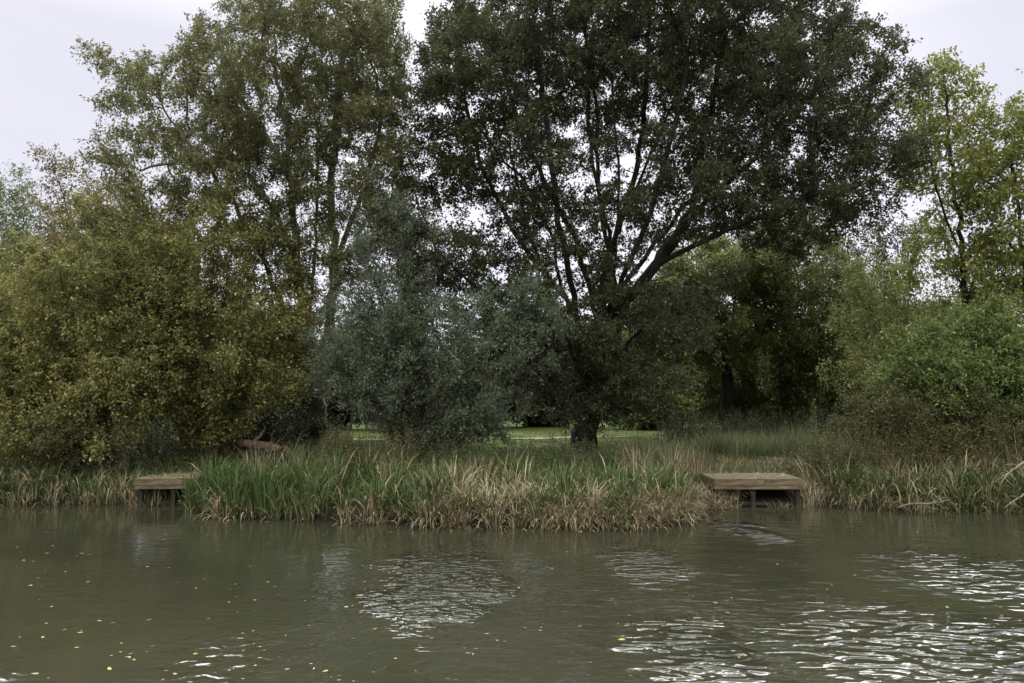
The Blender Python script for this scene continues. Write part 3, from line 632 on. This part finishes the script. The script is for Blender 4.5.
# plants growing round and under the platforms, dead blades lying on their decks
def deck_litter(n, x0, x1, y0, y1, z):
    m_ = [rng.uniform(x0, x1, n), rng.uniform(y0, y1, n), np.full(n, z)]
    return [np.stack(m_, -1), rng.uniform(.06, .28, n), rng.uniform(.006, .014, n), rng.uniform(1.35, 1.52, n), rng.uniform(0, 6.28, n), rng.uniform(-.15, .1, n), rng.uniform(.1, .8, n)]
c = np.concatenate([scatter(rng, 16, 4.0, 4.6, -.4, -.05), scatter(rng, 60, -13, -7.6, -.12, .08), scatter(rng, 70, 6.3, 12.5, -.12, .08), scatter(rng, 7, 5.3, 6.1, -.25, -.05), scatter(rng, 6, 5.9, 6.3, -.2, .1), scatter(rng, 8, -7.9, -7.4, -.2, .1), scatter(rng, 8, -6.75, -6.3, -.5, -.1)])
t1 = tussocks(rng, c, 12, .12, .42, .4, .4, .3, .014, bend=(.4, 2.2))
c = np.concatenate([field_(20, 4.0, 6.1, 17.86, 18.1), field_(14, -7.8, -6.2, 18.0, 18.3), field_(8, 6.05, 6.4, 16.7, 17.8), field_(10, -8.1, -7.85, 16.8, 18)])
t2 = tussocks(rng, c, 18, .12, .45, .5, .4, .25, .012, bend=(.5, 2.0))
blades(rng, 'dry_sedge', *cat_(t1, t2, deck_litter(330, 4.15, 5.9, 16.7, 17.8, .586), deck_litter(330, -7.7, -6.2, 16.8, 17.95, .586)), L['dry'],
       'dead blades lying on and hanging round the two platforms', 'sedge')
# litter of dead blades flattened on the mud beside the right platform
c = scatter(rng, 60, 6.0, 7.6, -.1, .9); t1 = tussocks(rng, c, 16, .2, .30, 1.1, .35, .25, .016, bend=(.2, 1.2))
blades(rng, 'leaf_litter', *t1, L['dry'], 'flattened dead blades on the mud beside the right platform', 'litter')
# tall brown dead stalks, right bank
c = scatter(rng, 120, 6.7, 12.5, 1.0, 3.0)
t1 = tussocks(rng, c, 22, .25, .80, .5, .38, .22, .017, bend=(.2, 2.2))
c = scatter(rng, 70, 6.9, 12.5, 1.2, 3.2); t2 = tussocks(rng, c, 6, .3, 1.2, .25, .25, .2, .010, bend=(.0, .9))
blades(rng, 'dry_grass', *cat_(t1, t2), L['dry'], 'tangled brown dead grass between the right reeds and the bramble thicket', 'grass')
c = np.concatenate([scatter(rng, 30, 2.4, 4.4, 1.8, 3.4), scatter(rng, 44, -6.2, 1.5, 1.8, 3.6)]); t1 = tussocks(rng, c, 24, .25, .85, .28, .45, .22, .012, bend=(.1, 1.4))
blades(rng, 'dry_grass', *t1, L['dry'], 'patches of pale dry grass behind the reeds of the middle bank', 'grass')
# meadow grass behind
def field(n, x0, x1, y0, y1): 
    return np.stack([rng.uniform(x0, x1, n), rng.uniform(y0, y1, n), np.zeros(n)], -1)
c = field(1100, -9, 4.5, 16.6, 24)
blades(rng, 'meadow_grass', *tussocks(rng, c, 22, .28, .38, .35, .46, .19, .012, dead=.12, bend=(.3, 1.5)), L['grass'], 'rough grass behind the reeds and round the tree trunks', 'grass')
c = np.concatenate([field(260, 4.3, 7.3, 18.2, 23), field(500, -14, 14, 22, 29)])
blades(rng, 'meadow_grass', *tussocks(rng, c, 24, .3, .22, .5, .62, .2, .014, dead=.2, bend=(.3, 1.6)), L['grass'], 'short trampled grass behind the right platform', 'grass')
c = field(900, -16, 22, 28, 41)
blades(rng, 'mown_grass', *tussocks(rng, c, 26, .55, .10, .5, .45, .2, .016, bend=(.3, 1.4)), L['mown'], 'bright short grass of the meadow either side of the earth path', 'grass')
c = field(230, 5.3, 9.2, 22.0, 24.4)
blades(rng, 'rushes', *tussocks(rng, c, 60, .34, .74, .3, .42, .24, .010, dead=.08, bend=(.1, 1.2)), L['rush'], 'dense clump of grey-green rushes behind the right platform', 'rushes')
c = field(70, 2.9, 4.4, 19.4, 21.4)
blades(rng, 'rushes', *tussocks(rng, c, 50, .34, .8, .3, .5, .22, .010, dead=.08, bend=(.1, 1.2)), L['rush'], 'small grey-green clump of rushes just right of the largest trunk', 'rushes')
c = scatter(rng, 120, -15, -5.4, .8, 2.6)
blades(rng, 'meadow_grass', *tussocks(rng, c, 26, .25, .5, .3, .32, .17, .011, dead=.14, bend=(.3, 1.4)), L['grass'], 'shaded rough grass under the left bushes', 'grass')
# leafy undergrowth (nettles and dead herbs)
def herbs(name, label, cat, n, x0, x1, y0, y1, hh, mat, bias, seed, bark):
    r_ = np.random.default_rng(seed); x = r_.uniform(x0, x1, n); y = r_.uniform(y0, y1, n); z = ground_z(x, y)
    H = hh*r_.uniform(.6, 1.2, n); per = 34; k = np.repeat(np.arange(n), per); u = r_.uniform(.15, 1, n*per)
    ld = r_.normal(0, .12, (n, 2)); o_ = np.stack([x[k]+ld[k, 0]*u, y[k]+ld[k, 1]*u, z[k]+H[k]*u], -1)
    az = r_.uniform(0, 6.28, n*per); d = np.stack([np.cos(az), np.sin(az), r_.normal(.1, .4, n*per)], -1)
    sz = .075*(1.25-.7*u)*r_.uniform(.6, 1.4, n*per); o_ += nrm(d)*(.04*r_.random((n*per, 1)))
    V, Q = leaf_quads(r_, o_, d, sz, sz*.42, .7)
    tint = np.clip(.45+bias+np.repeat(r_.normal(0, .12, n), per)+r_.normal(0, .13, n*per), 0, 1)
    # stalks as thin crossed quads
    s = .006; a_ = np.stack([x, y, z-.02], -1); b_ = np.stack([x+ld[:, 0], y+ld[:, 1], z+H], -1)
    SV = np.stack([a_+[s, 0, 0], a_-[s, 0, 0], b_-[s*.4, 0, 0], b_+[s*.4, 0, 0], a_+[0, s, 0], a_-[0, s, 0], b_-[0, s*.4, 0], b_+[0, s*.4, 0]], 1).reshape(-1, 3)
    SQ = np.arange(len(SV)).reshape(-1, 4)+len(V)
    tag(link(name, mesh_quads(name, np.concatenate([V, SV]), np.concatenate([Q, SQ]), np.concatenate([tint, np.full(len(SQ), .3)])), mat), label, cat, kind='stuff')
herbs('undergrowth', 'nettles and low herbs at the feet of the left bushes and tall willow', 'undergrowth', 700, -9, -3.5, 18.5, 22, .6, L['hedge'], .35, 81, None)
herbs('undergrowth', 'leafy herbs in the grass of the middle bank below the grey willow bush', 'undergrowth', 420, -4.5, 3.6, 17.2, 20.5, .62, L['mid'], -.1, 82, None)
herbs('undergrowth', 'herbs and seedlings between the right bank grass and the rushes', 'undergrowth', 260, 6.6, 12, 17.8, 19.6, .7, L['bramble'], .1, 83, None)

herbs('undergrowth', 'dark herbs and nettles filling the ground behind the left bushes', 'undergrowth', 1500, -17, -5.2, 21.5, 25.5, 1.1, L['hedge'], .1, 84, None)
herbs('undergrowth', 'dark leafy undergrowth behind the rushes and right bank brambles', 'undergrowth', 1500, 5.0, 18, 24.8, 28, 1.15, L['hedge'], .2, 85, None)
herbs('dead_herbs', 'reddish brown dead herb stalks standing below the grey willow bush', 'herbs', 150, -4.6, -2.2, 17.6, 19.5, 1.0, L['bramble'], .2, 86, None)
herbs('undergrowth', 'thin weeds rising out of the dead grass on the right bank', 'undergrowth', 420, 6.8, 12.5, 17.2, 18.8, 1.15, L['bramble'], .15, 87, None)
# ------------------------------------------------------------------ solid pieces
import bmesh
def box_mesh(name, size, bevel=.006, jit=0, seed=0):
    bm = bmesh.new(); bmesh.ops.create_cube(bm, size=1)
    for v in bm.verts: v.co = Vector((v.co.x*size[0], v.co.y*size[1], v.co.z*size[2]))
    bmesh.ops.bevel(bm, geom=bm.edges[:], offset=bevel, segments=2, affect='EDGES')
    me = bpy.data.meshes.new(name); bm.to_mesh(me); bm.free(); return me
def piece(name, size, loc, mat, parent, rot=0, tilt=0, label=None):
    o = link(name, box_mesh(name, size), mat, parent); o.location = loc; o.rotation_euler = (tilt, rot, 0)
    if label: o['label'] = label
    return o
def platform(label, cx_, y0, width, depth, top, rz, seed):
    r_ = np.random.default_rng(seed)
    root = empty('fishing_platform', (cx_, y0, 0), label, 'platform', 'fishing platforms'); root.rotation_euler.z = rz
    # decking planks run along the bank; they are one deck surface with real gaps
    bm = bmesh.new(); npk = int(depth/.145); pw = depth/npk
    for k in range(npk):
        r = bmesh.ops.create_cube(bm, size=1); dz = r_.normal(0, .003)
        for v in r['verts']:
            v.co = Vector((v.co.x*width+r_.normal(0, .004), v.co.y*(pw-.008)+(k+.5)*pw+.045, v.co.z*.04+top-.02+dz))
    bmesh.ops.bevel(bm, geom=bm.edges[:], offset=.004, segments=1, affect='EDGES')
    me = bpy.data.meshes.new('deck'); bm.to_mesh(me); bm.free(); link('deck', me, M['deck'], root)
    piece('fascia_board', (width*.56, .04, .135), (-width*.22, .02, top-.0735), M['fascia'], root)
    piece('fascia_board', (width*.435, .04, .135), (width*.2805, .022, top-.0735), M['fascia'], root)
    piece('fascia_board', (width-.02, .038, .075), (0, .024, top-.1805), M['fascia'], root)
    for sx in (-1, 1):
        piece('side_board', (.04, depth-.05, .17), (sx*(width/2-.022), depth/2+.07, top-.13), M['fascia'], root)
        for yy in (.10, depth-.15): piece('post', (.09, .09, top+.55), (sx*(width/2-.11), yy, (top-.045-.6)/2-.02), M['post'], root)
    piece('post', (.09, .09, top+.55), (-.1, .10, (top-.645)/2-.02), M['post'], root)
    piece('rail', (width*.8, .05, .07), (0, .14, .055), M['post'], root)
    return root
platform('weathered wooden fishing platform at the right end of the reed-covered bank', 5.08, 16.55, 1.84, 1.3, .58, R(-1), 1)
platform('mossy wooden fishing platform half hidden by reeds on the left', -6.93, 16.65, 1.75, 1.35, .58, R(3), 2)

def limb(name, pts, radii, mat, parent=None, K=9, wob=.0, seed=0, cap=True):
    r_ = np.random.default_rng(seed); pts = [np.array(p, float) for p in pts]
    fine = []; fr = []
    ext = [pts[0]]+pts+[pts[-1]]
    for k in range(1, len(ext)-2):
        p0, p1, p2, p3 = ext[k-1:k+3]
        for q in range(6):
            u = q/6; fine.append(.5*((2*p1)+(-p0+p2)*u+(2*p0-5*p1+4*p2-p3)*u*u+(-p0+3*p1-3*p2+p3)*u**3)+r_.normal(0, wob, 3)); fr.append(radii[k-1]*(1-u)+radii[k]*u)
    fine.append(pts[-1]); fr.append(radii[-1]); fine = np.array(fine)
    V, Fc = [], []
    for k, p in enumerate(fine):
        d = nrm(fine[min(k+1, len(fine)-1)]-fine[max(k-1, 0)]); u_ = nrm(np.cross(d, (.1, .2, .97))); w_ = np.cross(d, u_)
        for a_ in range(K):
            t_ = a_*2*math.pi/K; rr = fr[k]*(1+r_.normal(0, .05)); V.append(p+(u_*math.cos(t_)+w_*math.sin(t_))*rr)
    for k in range(len(fine)-1):
        for a_ in range(K): Fc.append((k*K+a_, k*K+(a_+1) % K, (k+1)*K+(a_+1) % K, (k+1)*K+a_))
    Fc.append(tuple(range(K))[::-1]); Fc.append(tuple((len(fine)-1)*K+a_ for a_ in range(K)))
    return link(name, py_mesh(name, V, Fc, smooth=True), mat, parent)
def loc_pts(root, pts): return [np.array(p)-np.array(root.location) for p in pts]
# fallen log lying under the left bushes
a_, b_ = P(232, 432, 20.3), P(275, 444, 19.6)
a_[2] = ground_z(a_[0], a_[1])+.56; b_[2] = ground_z(b_[0], b_[1])+.46
r = empty('fallen_log', ((a_[0]+b_[0])/2, (a_[1]+b_[1])/2, float(ground_z(a_[0], a_[1]))), 'reddish brown fallen log lying under the bushes left of the tall willow trunk', 'log')
limb('log_trunk', loc_pts(r, [a_+[-.5, .3, -.2], a_, (a_+b_)/2+[0, 0, .03], b_, b_+[.15, -.05, -.03]]), [.07, .09, .11, .10, .09], M['log'], r, wob=.01, seed=3)
limb('log_stub', loc_pts(r, [(a_+b_)/2+[0, 0, .05], (a_+b_)/2+[.2, .05, .3], (a_+b_)/2+[.28, .1, .45]]), [.06, .045, .03], M['log'], r, wob=.01, seed=4)
limb('log_stub', loc_pts(r, [a_+[0, 0, .02], a_+[-.05, -.1, -.25], a_+[-.1, -.2, -.48]]), [.07, .06, .05], M['log'], r, wob=.01, seed=5)
# bleached dead branches at the right water edge
def dead_branch(label, pts, rad, twigs, seed):
    r = empty('dead_branch', tuple(pts[0]), label, 'branch', 'dead branches at the right water edge')
    limb('stem', loc_pts(r, pts), rad, M['dead_wood'], r, K=6, wob=.008, seed=seed)
    for k, (s, d, rr) in enumerate(twigs):
        s = np.array(pts[s], float); limb('twig', loc_pts(r, [s, s+np.array(d)*.5+[0, 0, .02], s+np.array(d)]), [rr, rr*.7, rr*.35], M['dead_wood'], r, K=5, wob=.006, seed=seed+k+1)
dead_branch('thin bleached dead branch lying at the water under the right reeds',
            [P(898, 507, 15.6), P(915, 504, 15.35), P(932, 503, 15.2), P(950, 499, 15.1)], [.018, .016, .012, .006],
            [(1, (.35, -.1, -.12), .01), (1, (-.2, -.15, .1), .009), (2, (.3, -.05, .12), .009), (2, (.2, -.15, -.1), .008)], 21)
dead_branch('pale forked dead branch sticking out of the reeds at the right edge',
            [P(1030, 461, 15.9), P(1018, 466, 15.6), P(1008, 474, 15.4), P(1000, 484, 15.3)], [.028, .024, .018, .008],
            [(1, (-.3, -.1, .03), .015), (2, (-.25, -.05, -.12), .011), (1, (.15, -.1, -.35), .014)], 31)
dead_branch('short pale dead branch hanging over the water at the right edge',
            [P(1028, 492, 15.5), P(1018, 498, 15.3), P(1010, 504, 15.2), P(1004, 508, 15.15)], [.018, .015, .011, .006],
            [(1, (-.2, -.05, .04), .009), (2, (.15, -.05, -.06), .008)], 41)
# young sapling and tall herb on the right bank
def herb(label, base, top, n, seed, mat, leaf):
    r_ = np.random.default_rng(seed); z0 = float(ground_z(base[0], base[1])); rt = empty('tall_weed', (base[0], base[1], z0-.02), label, 'weed')
    H = top-z0; pts = [np.array([0, 0, 0.]), np.array([.03, .02, H*.5]), np.array([.05, 0, H])]
    limb('stem', pts, [.009, .007, .003], M['bark_brown'], rt, K=5)
    u = r_.uniform(.25, 1, n); az = r_.uniform(0, 6.28, n); o_ = np.stack([.05*u, .01*u, H*u], -1)
    d = np.stack([np.cos(az), np.sin(az), np.full(n, .5)], -1); sz = leaf*(1.3-.8*u)
    o_ = o_+nrm(d)*r_.uniform(0, .12, (n, 1))*(1.2-u)[:, None]
    V, Q = leaf_quads(r_, o_, d, sz, sz*.3, .6); link('foliage', mesh_quads('foliage', V, Q, np.clip(r_.normal(.6, .15, n), 0, 1)), mat, rt)
herb('tall pale green weed standing above the rushes right of the platform', ((811-512)/F*19, 19), P(811, 398, 19)[2], 220, 91, L['mid'], .11)
herb('second, shorter green weed beside the tall one behind the right platform', ((826-512)/F*18.6, 18.6), P(826, 415, 18.6)[2], 170, 92, L['mid'], .1)
herb('single upright stalk standing in the reeds in front of the fallen log', ((271-512)/F*16.2, 16.2), P(271, 433, 16.2)[2], 60, 93, L['mid'], .09)

# ------------------------------------------------------------------ mud at the water's edge: small banks beside the platforms
M['mud'] = rough_mat('mud', [(.3, (.055, .043, .03)), (.7, (.14, .11, .08))], 9, rough=.6, bump=.03)

# ------------------------------------------------------------------ leaves floating on the water
cols = {'yellow': (.36, .28, .07), 'pale': (.40, .37, .27), 'brown': (.20, .125, .055), 'green': (.16, .18, .05)}
fl = {}
for k, (nm_, c_) in enumerate(cols.items()):
    mt, t = new_mat('floating_leaf_'+nm_); b = nn(t, 'ShaderNodeBsdfPrincipled'); b.inputs['Roughness'].default_value = .45
    oi = nn(t, 'ShaderNodeObjectInfo')
    cc = ramp(t, [(0, tuple(v*.6 for v in c_)), (1, c_)], oi.outputs['Random']); t.links.new(cc, b.inputs['Base Color'])
    o = nn(t, 'ShaderNodeOutputMaterial'); t.links.new(b.outputs[0], o.inputs[0]); fl[nm_] = []
    for v in range(3):
        r_ = np.random.default_rng(400+k*5+v); K = 12; V = [(0, 0, .002)]
        for a_ in range(K):
            th = a_*2*math.pi/K; rx = .5*math.cos(th); ry = (.24+.06*v)*math.sin(th)*(1-.25*math.cos(th))
            V.append((rx*(1+r_.normal(0, .04)), ry, .003+.10*abs(ry)*(.3+v*.3)+.03*rx*rx))
        V.append((.72, .02, .01))
        Fc = [(0, 1+a_, 1+(a_+1) % K) for a_ in range(K)]+[(1, 13, 2)]
        me = py_mesh('floating_leaf_'+nm_, V, Fc); me.materials.append(mt); fl[nm_].append(me)
labs = {'yellow': 'small yellow fallen leaf floating on the murky water', 'pale': 'small pale cream fallen leaf floating on the murky water',
        'brown': 'small brown fallen leaf floating on the murky water', 'green': 'small greenish fallen leaf floating on the murky water'}
rng = np.random.default_rng(77); n_ = 0; last_ = None
while n_ < 285:
    px = rng.uniform(0, 1024); 
    if rng.random() > (1.0 if px < 420 else .55): continue
    py = 520+163*rng.random()**1.1; D = 2.2*F/(py-400+1e-3)
    # distance on the water plane
    c0 = P(px, py, 10.0); k = 2.2/(2.2-c0[2]); x, y = c0[0]*k, 10*k
    if y > float(shore(x))-.35: continue
    nm_ = rng.choice(['yellow', 'pale', 'brown', 'green'], p=[.34, .22, .30, .14])
    o = bpy.data.objects.new('floating_leaf', fl[nm_][rng.integers(3)]); COL.objects.link(o)
    if n_ % 3 and last_ and rng.random() < .45:      # leaves gather in loose drifts
        x2 = last_[0]+rng.normal(0, .28); y2 = last_[1]+rng.normal(0, .16)
        if y2 < float(shore(x2))-.35: x, y = x2, y2
    last_ = (x, y)
    s = rng.choice([.03, .042, .06], p=[.55, .35, .10])*rng.uniform(.8, 1.15)
    o.location = (x, y, .003); o.scale = (s, s, s); o.rotation_euler = (rng.normal(0, .05), rng.normal(0, .05), rng.uniform(0, 6.28))
    tag(o, labs[nm_], 'leaf', 'fallen leaves floating on the water'); n_ += 1
